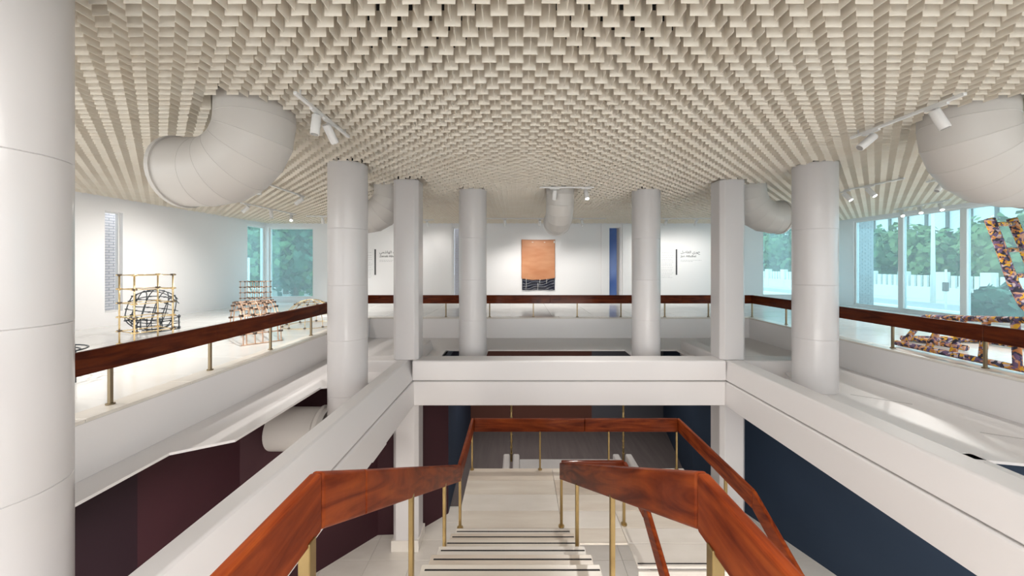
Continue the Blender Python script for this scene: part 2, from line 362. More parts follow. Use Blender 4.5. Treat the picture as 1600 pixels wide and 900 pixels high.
# dark pier edge beside the blue slot window: small bricks
def bricks(name, label, origin, ux, n_across, n_rows, bw, bh, bm, mm, off=True, depth=.1):
    """brick pier: origin lower corner, ux unit direction across its face, outward normal faces the room"""
    ux = V(ux); nrm = V((ux.y, -ux.x, 0)); o0 = V(origin); g = .012
    t = thing(name, label, 'pier', origin)
    Wd = n_across*bw; H = n_rows*bh
    c = [o0-nrm*depth, o0+ux*Wd-nrm*depth, o0+ux*Wd-nrm*.012, o0-nrm*.012]
    MB().prism([(p.x, p.y) for p in c], o0.z, o0.z+H).build('mortar_core', mm, t)
    src = {}
    for r in range(n_rows):
        xs = [0] + [bw*(k+(.5 if r % 2 else 0)) for k in range(n_across+1)] + [Wd]
        xs = sorted(set(round(x, 4) for x in xs if 0 <= x <= Wd+1e-6))
        for x0, x1 in zip(xs, xs[1:]):
            L = round(x1-x0, 3)
            if L < .03: continue
            if L not in src:
                p = [V((0,0,0))+ux*g/2, ux*(L-g/2), ux*(L-g/2)-nrm*.03, ux*(g/2)-nrm*.03]
                q = MB().prism([(v.x, v.y) for v in p], g/2, bh-g/2).build('brick', bm, t); src[L] = q
            else:
                q = src[L].copy(); COL.objects.link(q)
            q.location = o0+ux*x0+V((0,0,r*bh))+nrm*random.uniform(-.002, .003)
            q.matrix_parent_inverse = Matrix.Translation(-world_loc(t))
    return t
# ---- lower storey walls
def lwall(name, pts, m, th=.12, z1=-.612, side=1):
    mb = MB()
    for p, q in zip(pts, pts[1:]):
        d = (V(q)-V(p)).normalized(); n = V((-d.y, d.x))*th*side
        poly = [p, q, (q[0]+n.x, q[1]+n.y), (p[0]+n.x, p[1]+n.y)]
        mb.prism(poly, Zf, z1)
    return struct(mb.build(name, m))
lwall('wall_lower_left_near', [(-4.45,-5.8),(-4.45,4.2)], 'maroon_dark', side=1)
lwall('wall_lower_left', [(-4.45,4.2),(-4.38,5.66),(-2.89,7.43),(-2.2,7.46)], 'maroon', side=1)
lwall('wall_lower_left_far', [(-2.16,7.47),(-1.55,8.08)], 'maroon', side=1)
lwall('wall_lower_left_return', [(-1.55,8.08),(-1.62,12.6)], 'navy', side=1)
lwall('wall_lower_back_left', [(-1.7,12.5),(2.6,12.5)], 'brown', side=1)
lwall('wall_lower_back_right', [(2.6,12.5),(5.2,12.5)], 'slate', side=1)
lwall('wall_lower_right', [(6.6,4.2),(5.15,8.1),(4.38,8.12),(4.36,8.9),(5.1,12.5)], 'navy', side=-1)
lwall('wall_lower_right_near', [(6.6,-5.8),(6.6,4.2)], 'navy', side=-1)
# ---- lower floor: screed with individual travertine tiles where it shows
lf = MB().box(-10.3, 12.3, -6, 8.35, Zf-.2, Zf-.02).build('floor_lower', 'grout'); struct(lf)
struct(MB().box(-10.3, 12.3, 8.35, 14.5, Zf-.2, Zf-.005).build('floor_lower_back', 'carpet'))
tsrc = None
for i in range(14):
    for j in range(19):
        x = -4.4+i*.8; y = -1.2+j*.5
        if tsrc is None: tsrc = MB().box(0, .795, 0, .495, 0, .02).build('floor_tile', 'trav2', lf, bevel=.002, seg=1); o = tsrc
        else: o = tsrc.copy(); COL.objects.link(o)
        o.location = (x, y, Zf-.02)
# ---- top landing and near bridge
struct(MB().box(-1.0, .92, -3.2, 1.46, -.40, -.2).build('floor_landing_top', 'trav2'))
struct(MB().box(GX0, GX1, WB, -1.2, -.42, -.20).build('floor_bridge', 'marble'))

# ================================================================= COLUMNS
def round_column(x, y, label, base, r=.31):
    t = thing('round_column', label, 'column', (x, y, base), 'round columns')
    zs = [q for q in (Zf, -3.4, -2.5, -1.55) if q > base+.2 or q == base]
    if base not in zs: zs = [base]+zs
    if base < -.6: zs.append(-.62)
    zs += [.28, 1.17, 2.09, CZ+.03]
    for z0, z1 in zip(zs, zs[1:]):
        n = 40; g = .004; e = .006
        prof = [(r-e, z0), (r, z0+g), (r, z1-g), (r-e, z1)]
        secs = [[(x+q*cos(2*pi*k/n), y+q*sin(2*pi*k/n), z) for k in range(n)] for q, z in prof]
        mb = MB(); mb.sweep(secs[0:2], False, False); mb.sweep(secs[1:3], False, True); mb.sweep(secs[2:4], False, False)
        mb.f += [tuple(range(n-1, -1, -1)), tuple(len(mb.v)-n+k for k in range(n))]; mb.sm += [False, False]
        mb.build('drum', 'column', t)
    return t
labs = ['huge white round column cropped by the left edge, left of the staircase',
        'white round column standing right of the left gallery rail, in front of the white lower duct',
        'white round column just left of the orange textile, behind the cross beam',
        'white round column just right of the blue slot window, behind the cross beam',
        'white round column on the ledge left of the tall window wall',
        'white round column beside the viewer on the right, outside the view']
for (x, y), l, b in list(zip(COLS, labs, (Zf, -1.62, -.58, -.58, -.58))): round_column(x, y, l, b)
struct(MB().box(-3.1, -2.3, 5.72, 6.32, -1.66, -1.62).build('trim_7', 'beam', bevel=.01))
def square_column(x, label):
    y0, y1, h, c = 7.0, 7.46, .25, .07
    t = thing('square_column', label, 'column', (x, 7.23, Zf), 'square columns')
    poly = [(x-h+c,y0),(x+h-c,y0),(x+h,y0+c),(x+h,y1-c),(x+h-c,y1),(x-h+c,y1),(x-h,y1-c),(x-h,y0+c)]
    MB().prism(poly, -.36, CZ+.03).build('upper_shaft', 'column', t, bevel=.012)
    MB().prism(poly, Zf, -1.22).build('lower_shaft', 'column', t, bevel=.012)
    k = .02; MB().box(x-h-k, x+h+k, y0-k, y1+k, Zf, Zf+.22).build('plinth', 'trav2', t, bevel=.01)
square_column(-2.19, 'white square column rising where the left beam meets the cross beam')
square_column(4.24, 'white square column rising where the right beam meets the cross beam')

# ================================================================= BEAMS
zt, zg, zb = EYE-1.86, EYE-2.245, EYE-2.72
def beam_y(label, xi_top, xi, xo, y0, y1, s):
    """beam along y; xi inner face, xo outer face, s=+1 when inner is at larger x"""
    t = thing('roof_beam', label, 'beam', ((xi+xo)/2, 0, zb))
    def sec(prof, y): return [(px, y, pz) for px, pz in prof]
    up = [(xo, zg+.012), (xo, zt-.035), (xo+s*.03, zt), (xi_top-s*.02, zt), (xi_top, zt-.02), (xi, zg+.012)]
    MB().sweep([sec(up, y0), sec(up, y1)]).build('upper_beam', 'beam', t, bevel=.008)
    lo = [(xo+s*.02, zb), (xo+s*.02, zg-.012), (xi-s*.002, zg-.012), (xi+s*.02, zg-.03), (xi+s*.03, zb+.01), (xi+s*.01, zb)]
    MB().sweep([sec(lo, y0), sec(lo, y1)]).build('lower_beam', 'beam', t, bevel=.006)
    g = [(xo+s*.04, zg-.015), (xo+s*.04, zg+.015), (xi-s*.035, zg+.015), (xi-s*.035, zg-.015)]
    MB().sweep([sec(g, y0), sec(g, y1-.05)]).build('joint_filler', 'seam', t)
beam_y('long white chamfered beam running back along the left of the staircase', -2.14, -2.02, -2.36, -3.5, 8.9, 1)
beam_y('long white chamfered beam running back along the right of the staircase', 4.08, 4.04, 4.42, -3.5, 8.9, -1)
t = thing('cross_beam', 'white beam crossing the void between the two square columns', 'beam', (1.02, 7.15, zb))
def cb(x0, x1, lab=None):
    up = [(6.94, zg+.012), (6.95, zt-.02), (6.975, zt), (7.33, zt), (7.36, zt-.03), (7.36, zg+.012)]
    MB().sweep([[(x, y, z) for y, z in up] for x in (x0, x1)]).build('upper_beam', 'beam', t, bevel=.008)
    lo = [(6.925, zb+.012), (6.925, zg-.02), (6.935, zg-.012), (7.34, zg-.012), (7.34, zb), (6.94, zb)]
    MB().sweep([[(x, y, z) for y, z in lo] for x in (x0, x1)]).build('lower_beam', 'beam', t, bevel=.006)
    MB().box(x0, x1, 6.97, 7.3, zg-.015, zg+.015).build('joint_filler', 'seam', t)
cb(-2.03, 4.05); cb(-3.45, -2.33); cb(4.40, 5.85)

# ================================================================= BALUSTRADES
def square_post(x, y, z0, z1, parent, m, w=.034, flange=True):
    p = MB().box(x-w/2, x+w/2, y-w/2, y+w/2, z0, z1).build('post', m, parent, bevel=.004)
    if flange: MB().cyl(x, y, z0, z0+.014, w*1.15, 16).build('base_plate', m, p)
    return p
RT, RH = EYE-.87, .24
gal = thing('gallery_balustrade', 'dark mahogany board rail on bronze posts running round the gallery edge', 'railing', (1.2, 10.35, 0))
ph = RT-RH+.02
def rail_part(pts, zs, h, th, m, parent, bev=.012, name='rail_board'):
    for (p, q), (za, zb_) in zip(zip(pts, pts[1:]), zip(zs, zs[1:])):
        mm = m + ('_y' if abs(q[1]-p[1]) > abs(q[0]-p[0]) else '_x')
        if za != zb_: mm = m + '_s'
        MB().board(p, q, th, za, zb_, h).build(name, mm, parent, bevel=bev, seg=3)
PXL, PXR, PYF = -4.37, 6.78, 10.34
ys = [-.8, 2.2, 5.2, 7.9, PYF+.025]
for y0, y1 in zip(ys, ys[1:]):
    rail_part([(PXL, y0), (PXL, y1-.003)], [RT, RT], RH, .05, 'rail', gal, .008)
    rail_part([(PXR, y0), (PXR, y1-.003)], [RT, RT], RH, .05, 'rail', gal, .008)
xs = [PXL+.027, -1.3, .95, 3.3, 4.75, PXR-.027]
for x0, x1 in zip(xs, xs[1:]): rail_part([(x0, PYF), (x1-.003, PYF)], [RT, RT], RH, .05, 'rail', gal, .008)
for k in range(-3, 6):
    y = 3.85+1.25*k
    if y < 10.0: square_post(PXL, y, .004, ph, gal, 'bronze')
for k in range(-4, 5):
    y = 9.03-1.28*k
    if 0 < y < 10.2: square_post(PXR, y, .004, ph, gal, 'bronze')
for k in range(9):
    x = 6.78-1.262*k
    square_post(x, PYF, .004, ph, gal, 'bronze')

# ================================================================= STAIRCASE
rise, run = .1745, .322
ZL = EYE-3.62
st = thing('staircase', 'travertine dogleg staircase with black nosing strips descending from the viewer', 'staircase', (1.0, 5.6, ZL))
tr = None
for k in range(1, 11):
    z = ZL+rise*k; yn = 4.69-run*(k-1); m_ = ('trav', 'trav2', 'trav3')[k % 3]
    s_ = MB().box(-.80-.003*k, .685+.004*k, yn-run-.03, yn, z-.05, z).build('tread', m_, st, bevel=.006)
    MB().box(-.78, .675+.004*k, yn-.066, yn-.05, z-.002, z+.002).build('nosing_strip', 'strip', s_)
    MB().box(-.78, .67, yn-.045, yn-.03, z-rise, z-.045).build('riser', 'trav2', s_)
for k in range(1, 11):
    z = ZL-rise*k; yn = 4.28-run*(k-1)
    s_ = MB().box(1.42, 2.93, yn-run, yn+.03, z-.05, z).build('tread', ('trav', 'trav2')[k % 2], st, bevel=.006)
    MB().box(1.45, 2.90, yn-run+.03, yn-run+.046, z-.002, z+.002).build('nosing_strip', 'strip', s_)
    MB().box(1.45, 2.90, yn+.0, yn+.02, z+.001, z+rise-.045).build('riser', 'trav2', s_)
# stringers
for x in (-.55, .42):
    MB().sweep([[(x+dx, y, z+dz) for dx, dz in ((-.07,-.28),(.07,-.28),(.07,0),(-.07,0))] for y, z in ((1.44, -.40), (4.75, ZL-.0))]).build('stringer', 'paint', st)
for x in (1.70, 2.65):
    MB().sweep([[(x+dx, y, z+dz) for dx, dz in ((-.07,-.28),(.07,-.28),(.07,0),(-.07,0))] for y, z in ((4.4, ZL-.1), (.9, Zf+.1))]).build('stringer', 'paint', st)
# mid landing: bed and slabs
MB().prism([(-.82,4.72),(.74,4.72),(1.47,4.72),(1.47,4.33),(2.93,4.33),(2.93,6.35),(-.82,6.35)], ZL-.06, ZL-.025).build('landing_bed', 'paint', st)
rows = [4.66, 4.93, 5.28, 5.66, 6.03, 6.38]
for i, (y0, y1) in enumerate(zip(rows, rows[1:])):
    for j, (x0, x1) in enumerate(((-.84, .62), (.62, 1.44), (1.44, 2.96))):
        MB().box(x0+.003, x1-.003, y0+.003, y1-.003, ZL-.025, ZL).build('landing_slab', ('trav3', 'trav', 'trav2', 'trav')[(i+j) % 4], st, bevel=.003, seg=1)
ls = MB().box(1.447, 2.957, 4.303, 4.657, ZL-.025, ZL).build('landing_slab', 'trav2', st, bevel=.003, seg=1)
MB().box(1.46, 2.90, 4.335, 4.352, ZL-.002, ZL+.002).build('nosing_strip', 'strip', ls)
# paired support beams and white cross panel beyond the landing
for x0, x1 in ((-.275, -.145), (-.085, .045), (1.915, 2.045), (2.165, 2.295)):
    MB().box(x0, x1, 5.2, 7.2, EYE-4.05, EYE-3.785).build('support_beam', 'paint', st, bevel=.03)
MB().box(.05, 1.91, 6.42, 7.0, EYE-4.0, EYE-3.79).build('cross_panel', 'wall', st, bevel=.01)
# hanging rods
for x, l in ((-.115, 'thin brass rod hanging behind the left part of the landing rail'), (2.11, 'thin brass rod hanging behind the right part of the landing rail')):
    t = thing('hanging_rod', l, 'rod', (x, 7.12, EYE-3.9))
    MB().tube([(x, 7.12, EYE-3.9), (x, 7.12, zb)], .02, 10).build('rod', 'brass', t)
    for q in range(9):
        z = EYE-3.75+q*.12; MB().tube([(x, 7.12, z), (x, 7.12, z+.025)], .026, 8).build('collar', 'brass', t)

# ---- stair railings
def sboard(pts, zs, parent, m='wood', h=.233, th=.05):
    rail_part(pts, zs, h, th, m, parent, .014)
T0 = EYE-.82; T1 = EYE-2.74
out = thing('stair_railing', 'varnished mahogany outer stair rail on brass posts, down the left and round the landing', 'railing', (-.79, 3, ZL))
xl = -.795
sboard([(xl, -1.0), (xl, 1.42)], [T0, T0], out); sboard([(xl, 1.425), (xl, 1.83)], [T0, T0-.405*.5517], out)
sboard([(xl, 1.833), (xl, 4.92)], [T0-.408*.5517, T1], out)
sboard([(xl, 4.925), (xl, 6.42)], [T1, T1], out)
sboard([(xl+.026, 6.40), (1.2, 6.40)], [T1, T1], out); sboard([(1.203, 6.40), (2.86, 6.40)], [T1, T1], out)
sboard([(2.885, 6.42), (2.885, 4.37)], [T1, T1], out); sboard([(2.885, 4.366), (2.885, 1.4)], [T1, T1-.53*2.966], out)
inn = thing('stair_railing', 'varnished mahogany inner stair rail that turns back on itself above the landing', 'railing', (.70, 3, ZL))
sboard([(.755, -1.0), (.735, 1.42)], [T0, T0], inn); sboard([(.735, 1.425), (.612, 4.97)], [T0, T1], inn)
sboard([(.62, 5.02), (1.50, 5.02)], [T1, T1], inn)
sboard([(1.50, 5.0), (1.50, 4.2)], [T1, T1], inn); sboard([(1.50, 4.197), (1.49, 1.2)], [T1, T1-.55*2.997], inn)
def stair_post(x, y, z0, ztop, parent, w=.036): square_post(x, y, z0, ztop, parent, 'brass', w)
def stair_z(y):   # top of the tread under y on the first flight
    k = 0
    while k < 10 and y <= 4.69-run*k: k += 1
    return ZL+rise*k if k < 10 or y > 1.47 else -.2
def rail_z(y): return T0 if y < 1.42 else T0-(y-1.42)*(T0-T1)/(4.95-1.42)
for y in (.1, 1.34, 2.66, 3.87, 4.93): stair_post(xl+.01, y, stair_z(y), rail_z(y)-.21, out, .045 if y < 2 else .036)
for y, x in ((.1, .735), (1.31, .725), (2.58, .685), (3.80, .635), (4.96, .612)): stair_post(x, y, stair_z(y), rail_z(y)-.21, inn, .045 if y < 2 else .036)
for x in (-.795, .405, 1.62, 2.82): stair_post(x, 6.34, ZL, T1-.21, out, .03)
stair_post(2.885, 4.96, ZL, T1-.21, out); stair_post(1.49, 5.0, ZL, T1-.21, inn)
for y in (3.7, 2.45):
    k = math.ceil((4.28-y)/run); z = ZL-rise*k
    stair_post(2.885, y, z, T1-.53*(4.366-y)-.21, out); stair_post(1.49, y, z, T1-.55*(4.197-y)-.2, inn)

# ================================================================= DUCTS
def duct(x, y, r, Rb, direction, label, tail=.12, drop=.12, n=5, down=0):
    t = thing('air_duct', label, 'duct', (x, y, CZ+.05))
    d = V((*direction, 0)).normalized(); side = V((-d.y, d.x, 0)); N = 40
    zc = CZ-drop
    cen = []; ax = []
    pts = [(V((x, y, CZ+.12)), V((0,0,-1)))]
    for k in range(n+1):
        th_ = (pi/2+down)*k/n
        pts.append((V((x, y, zc)) + d*Rb*(1-cos(th_)) + V((0,0,-Rb*sin(th_))), V((0,0,-cos(th_)))+d*sin(th_)))
    pe, de = pts[-1]; pts.append((pe+de*tail, de))
    rings = []
    for i, (p, tt) in enumerate(pts):
        u = side; w = tt.cross(u).normalized()
        # mitred ring: the plane bisects, the small stretch is ignored
        rings.append([p+(u*cos(2*pi*k/N)+w*sin(2*pi*k/N))*r for k in range(N)])
    for i in range(len(rings)-1):
        MB().sweep([rings[i], rings[i+1]], False, True).build('duct_segment', 'duct', t)
    for i in range(1, len(rings)-1):
        p, tt = pts[i]; w = tt.cross(side).normalized()
        rr = [[p+tt*o_+(side*cos(2*pi*k/N)+w*sin(2*pi*k/N))*(r+q) for k in range(N)] for o_, q in ((-.005, 0), (-.003, .0025), (.003, .0025), (.005, 0))]
        MB().sweep(rr, False, True).build('seam_band', 'duct', t)
    p, tt = pts[-1]; w = tt.cross(side).normalized()
    rr = [[p+tt*o_+(side*cos(2*pi*k/N)+w*sin(2*pi*k/N))*q for k in range(N)] for o_, q in ((-.03, r), (-.03, r+.018), (.012, r+.018), (.012, r-.015), (-.2, r-.018), (-.2, .01))]
    MB().sweep(rr, False, False).build('flange', 'duct', t)
    return t
duct(-2.85, 3.92, .37, .55, (-1, .05), 'large cream elbow duct hanging at upper left in front of the plates', tail=.30, drop=.08)
duct(4.98, 3.98, .37, .55, (1, .05), 'large white elbow duct cropped by the right edge at the ceiling', tail=.30, drop=.08)
duct(-2.72, 7.75, .35, .56, (-1, .1), 'white elbow duct showing between the left round column and the left square column', tail=.2, drop=.05)
duct(4.98, 7.75, .35, .56, (1, .1), 'white elbow duct showing right of the right square column', tail=.2, drop=.05)
duct(.96, 8.0, .31, .50, (0, 1), 'white elbow duct at the centre turning away above the orange textile', tail=.15, drop=.12)
t = thing('air_duct', 'white horizontal duct below the ledge against the maroon wall', 'duct', (-3.5, 6.05, -1.6))
zz = EYE-2.76
for x0, x1 in ((-4.06, -3.5), (-3.5, -3.16)): MB().tube([(x0, 6.05, zz), (x1, 6.05, zz)], .345, 36, False).build('duct_segment', 'duct', t)
MB().tube([(-3.32,6.05,zz),(-3.30,6.05,zz),(-3.27,6.05,zz),(-3.24,6.05,zz)], [.348,.375,.375,.348], 36, False).build('flange', 'duct', t)

# ================================================================= TRACK LIGHTS
def spot(name, loc, target, energy, ang=60, blend=1.0, col=(1,.965,.91)):
    l = bpy.data.lights.new(name, 'SPOT'); l.energy = energy*2.6; l.spot_size = R(ang); l.spot_blend = blend; l.color = col; l.shadow_soft_size = .05
    o = bpy.data.objects.new(name, l); COL.objects.link(o); o.location = loc
    o.rotation_euler = (V(target)-V(loc)).to_track_quat('-Z', 'Y').to_euler(); return o
TZ = CZ-.035
def track(p, q, heads, label):
    """heads: (fraction, aim vector, lit, energy, scale)"""
    mid = ((p[0]+q[0])/2, (p[1]+q[1])/2, TZ+.02)
    t = thing('track_light', label, 'track light', mid)
    MB().board(p, q, .034, TZ+.02, TZ+.02, .03).build('rail', 'track', t, bevel=.003)
    for fr in (.08, .92):
        x = p[0]+(q[0]-p[0])*fr; y = p[1]+(q[1]-p[1])*fr
        MB().tube([(x, y, TZ+.02), (x, y, CZ+.12)], .006, 6).build('hanger', 'track', t)
    d = (V((*q, 0))-V((*p, 0))).normalized()
    for fr, aim, lit, en in heads:
        c = V((p[0]+(q[0]-p[0])*fr, p[1]+(q[1]-p[1])*fr, TZ-.01)); aim = V(aim).normalized()
        ad = MB(); a0, a1 = c-d*.10, c+d*.10
        ad.board((a0.x, a0.y), (a1.x, a1.y), .03, TZ-.008, TZ-.008, .022)
        ad.tube([c+V((0,0,-.02)), c+V((0,0,-.075))], .011, 8)
        h = ad.build('spotlight', 'track', t)
        j = c+V((0,0,-.085)); s0 = j-aim*.05; s1 = j+aim*.16
        MB().tube([s0, s0+aim*.008, s1-aim*.004, s1], [.040, .045, .045, .043], 20).build('lamp_head', 'track', h)
        MB().tube([s1-aim*.002, s1+aim*.003], .036, 16).build('lens', 'lamp' if lit else 'lens_off', h)
        if en: spot('spotlight_beam', s1+aim*.03, s1+aim*2, en, 105)
track((-2.09, 3.37), (-2.13, 4.53), [(.33, (-.05, -.1, -1), 0, 0), (.55, (.15, .62, -.75), 0, 0)], 'white track light beside the large cream duct at upper left')
track((4.26, 4.57), (4.24, 3.39), [(.22, (-.6, .1, -.55), 0, 0), (.80, (.3, -.2, -.9), 0, 0)], 'white track light beside the cropped duct at upper right')
track((.47, 7.5), (1.6, 7.5), [(.28, (0, .5, -.8), 0, 0), (.86, (.08, -.38, -.9), 1, 90)], 'white track light in front of the central duct')
track((-4.98, 6.7), (-5.05, 8.5), [(.12, (0, .1, -1), 0, 90), (.93, (-.8, -.2, -.7), 0, 60)], 'white track light above the left gallery, nearest the left round column')
track((-7.18, 9.3), (-7.1, 11.5), [(.10, (-.8, -.1, -.8), 0, 90), (.5, (.1, 0, -1), 0, 90), (.9, (.3, -.5, -.8), 1, 60)], 'white track light with three heads in front of the left corner windows')
track((-7.0, 11.9), (-5.2, 11.9), [(.3, (0, .2, -1), 0, 70), (.8, (.1, .4, -.9), 0, 30)], 'white track light left of the left round column, nearest the far wall')
track((7.12, 7.8), (7.24, 6.7), [(.45, (.25, -.5, -.8), 1, 45), (.02, (.3, -.5, -.8), 1, 30)], 'white track light right of the right round column with a glowing head')
track((8.0, 7.0), (8.0, 6.5), [(.5, (-.6, 0, -.8), 0, 0)], 'short white single-head light over the right gallery')
track((11.05, 10.5), (10.75, 8.9), [(.15, (-.3, -.5, -.8), 1, 60), (.5, (-.35, -.5, -.8), 1, 60), (.85, (-.3, -.5, -.8), 1, 60)], 'white track light with three glowing heads against the tall windows')
track((-1.1, 12.5), (3.1, 12.5), [(.16, (0, .4, -.9), 0, 45), (.45, (0, .7, -.9), 0, 45), (.80, (.2, .4, -.95), 1, 45)], 'white track light washing the wall over the orange textile')
track((4.6, 12.5), (7.6, 12.5), [(.2, (0, .9, -.9), 0, 27), (.55, (0, .9, -.9), 0, 24), (.95, (-.2, .9, -.9), 1, 24)], 'white track light washing the far wall right of the blue slot window')
track((-6.2+2, 12.9), (-3.0, 12.5+.4), [(.2, (-.5, .9, -.9), 0, 12), (.8, (0, .9, -.9), 0, 12)], 'white track light washing the far wall behind the left square column')
track((-6.6, 3.2), (-6.6, 5.0), [(.3, (.25, .25, -1), 0, 90), (.9, (0, .1, -1), 0, 60)], 'white track light over the left gallery behind the cropped column')
track((8.6, 5.6), (8.6, 3.2), [(.2, (.2, -.1, -1), 0, 60), (.8, (.1, .1, -1), 0, 70)], 'white track light over the patchwork ladders, out at right')

# ================================================================= ART AND TEXT
# orange textile with dark glossy lower part
t = thing('textile_artwork', 'orange stitched hanging with a glossy navy lower band on the far wall', 'artwork', (.85, WY-.04, .5))
y = WY-.03
def wavy(x0, x1, zbot, ztop, m, name, amp, yy, nx=40, nz=40):
    mb = MB(); vs = []; fs = []
    for j in range(nz+1):
        for i in range(nx+1):
            u = i/nx; w = j/nz; x = x0+(x1-x0)*u
            zb_ = zbot(u); zt_ = ztop(u); z = zb_+(zt_-zb_)*w
            vs.append((x, yy-.006-amp*(.5+.5*sin(u*9+w*4)+.5*sin(w*13-u*5+sin(u*12))), z))
    for j in range(nz):
        for i in range(nx): k = j*(nx+1)+i; fs.append((k, k+1, k+nx+2, k+nx+1))
    mb.add(vs, fs, True); o = mb.build(name, m, t); s_ = o.modifiers.new('thick', 'SOLIDIFY'); s_.thickness = .006; return o
M['cloth_o'] = mat('orange cloth', (.52, .20, .085), .5, vary=((1.5, 1, 5), .25, (.64, .31, .16)))
M['cloth_n'] = mat('glossy navy vinyl', (.012, .014, .030), .12, coat=.6)
sag = lambda u: .98-.085*sin(pi*min(1, max(0, u*.9+.1)))
wavy(.175, 1.52, sag, lambda u: 2.52-.015*sin(u*3), 'cloth_o', 'orange_cloth', .006, y)
wavy(.20, 1.51, lambda u: .49+.004*sin(u*20), lambda u: sag(u)+.01, 'cloth_n', 'navy_vinyl', .014, y+.008)
for x0, z0_, z1_ in ((.36, .52, .97), (.92, .75, .93), (.83, .50, .78), (1.18, .74, .96)):
    MB().tube([(x0, y-.03, z1_), (x0+random.uniform(-.03,.03), y-.034, (z0_+z1_)/2), (x0-.01, y-.03, z0_)], .007, 6).build('thread', 'ivory', t)
for x0 in (.62, 1.1): MB().box(x0-.03, x0+.03, y-.03, y-.022, 2.40, 2.42).build('stitch', 'ivory', t)
MB().box(1.46, 1.51, y-.03, y-.02, 2.38, 2.46).build('stitch', 'ivory', t)

def forms(s):   # Arabic presentation forms, drawn left to right
    return s[::-1]
AR1 = '\uFEB3' # placeholder, replaced below
# zay yeh noon beh / alef lam heh alef sheen meem yeh
AR_A = '\uFEAF\uFEF3\uFEE8\uFE90 \uFE8D\uFEDF\uFEEC\uFE8E\uFEB7\uFEE4\uFEF2'
AR_B = '\uFE9D\uFEEE\uFEAD\uFEF1 \uFE8D\uFEDF\uFED4\uFE8E\uFEBF\uFEDE'
def text(body, x, z, size, m, parent, y=WY-.004):
    c = bpy.data.curves.new('lettering', 'FONT'); c.body = body; c.size = size; c.extrude = .001; c.align_x = 'LEFT'
    c.materials.append(M[m]); o = bpy.data.objects.new('lettering', c); COL.objects.link(o)
    o.parent = parent; o.matrix_parent_inverse = Matrix.Translation(-world_loc(parent)); o.location = (x, y, z); o.rotation_euler = (R(90), 0, 0)
    bpy.context.view_layer.update(); me = bpy.data.meshes.new_from_object(o.evaluated_get(bpy.context.evaluated_depsgraph_get()))
    n = bpy.data.objects.new('lettering', me); COL.objects.link(n); n.parent = parent; n.matrix_parent_inverse = o.matrix_parent_inverse; n.location = o.location; n.rotation_euler = o.rotation_euler
    bpy.data.objects.remove(o); n.name = 'lettering'; return n
def panel(xb, ar, la, label):
    t = thing('wall_text', label, 'wall text', (xb, WY, 1.1))
    MB().box(xb-.028, xb+.028, WY-.012, WY, 1.10, 2.13).build('bar', 'ink', t)
    text(forms(ar), xb+.17, 1.97, .145, 'ink', t); text(la, xb+.17, 1.81, .125, 'ink', t)
    mb = MB()
    for z, w in ((1.69, .84), (1.64, .5)):
        x = xb+.17
        while x < xb+.17+w: l = random.uniform(.03, .09); mb.box(x, x+l, WY-.003, WY, z-.01, z+.01); x += l+.02
    for z in [2.0, 1.94, 1.88, 1.80, 1.72, 1.66, 1.60, 1.54, 1.48, 1.40, 1.32, 1.26, 1.18, 1.12, 1.06, 1.0]:
        x = xb-.60; e = xb-.17-(random.random()*.2 if random.random() < .3 else 0)
        while x < e: l = random.uniform(.02, .08); mb.box(x, x+l, WY-.003, WY, z-.008, z+.008); x += l+.018
    mb.build('paragraph', 'ink_pale', t, kind='stuff')
panel(-5.70, AR_A, 'Zeinab Alhashemi', 'grey vertical bar and bilingual name lettering left of the left square column')
panel(6.40, AR_B, 'Jori Alfadhel', 'grey vertical bar and bilingual name lettering left of the right square column')

# ---- lattice sculptures on the left gallery
def lattice_tower():
    cx, cy = -7.08, 6.85; e1 = V((.507, -.212, 0)); e2 = V((.212, .507, 0))
    t = thing('lattice_sculpture', 'tall gold rod tower beside the narrow brick window slot', 'sculpture', (cx, cy, .005))
    o0 = V((cx, cy, 0))-(e1+e2)/2; cs = [o0, o0+e1, o0+e1+e2, o0+e2]; dz = .262
    for c in cs: MB().tube([c+V((0,0,.005)), c+V((0,0,5*dz+.02))], .013, 8).build('upright', 'gold', t)
    for k in range(6):
        z = V((0,0, k*dz+.02 if k == 0 else k*dz))
        for i in range(4):
            p, q = cs[i]+z, cs[(i+1)%4]+z; d = (q-p).normalized()*.05
            MB().tube([p-d, q+d], .009, 6).build('crossbar', 'gold', t)
            c = p; mb = MB(); mb.box(c.x-.028, c.x+.028, c.y-.028, c.y+.028, c.z-.015, c.z+.02); mb.build('connector', 'clamp' if (i+k) % 2 else 'gold', t, bevel=.006)
lattice_tower()
def hoops(label, name, curves, nodes, r, m, base, nr=.022, nm='clamp', n=6):
    t = thing('lattice_sculpture', label, 'sculpture', base)
    for c in curves: MB().tube(c, r, n).build('hoop', m, t)
    mb = MB()
    for p in nodes: mb.box(p[0]-nr, p[0]+nr, p[1]-nr, p[1]+nr, p[2]-nr*.7, p[2]+nr*.7)
    mb.build('connectors', nm, t, kind='stuff'); return t
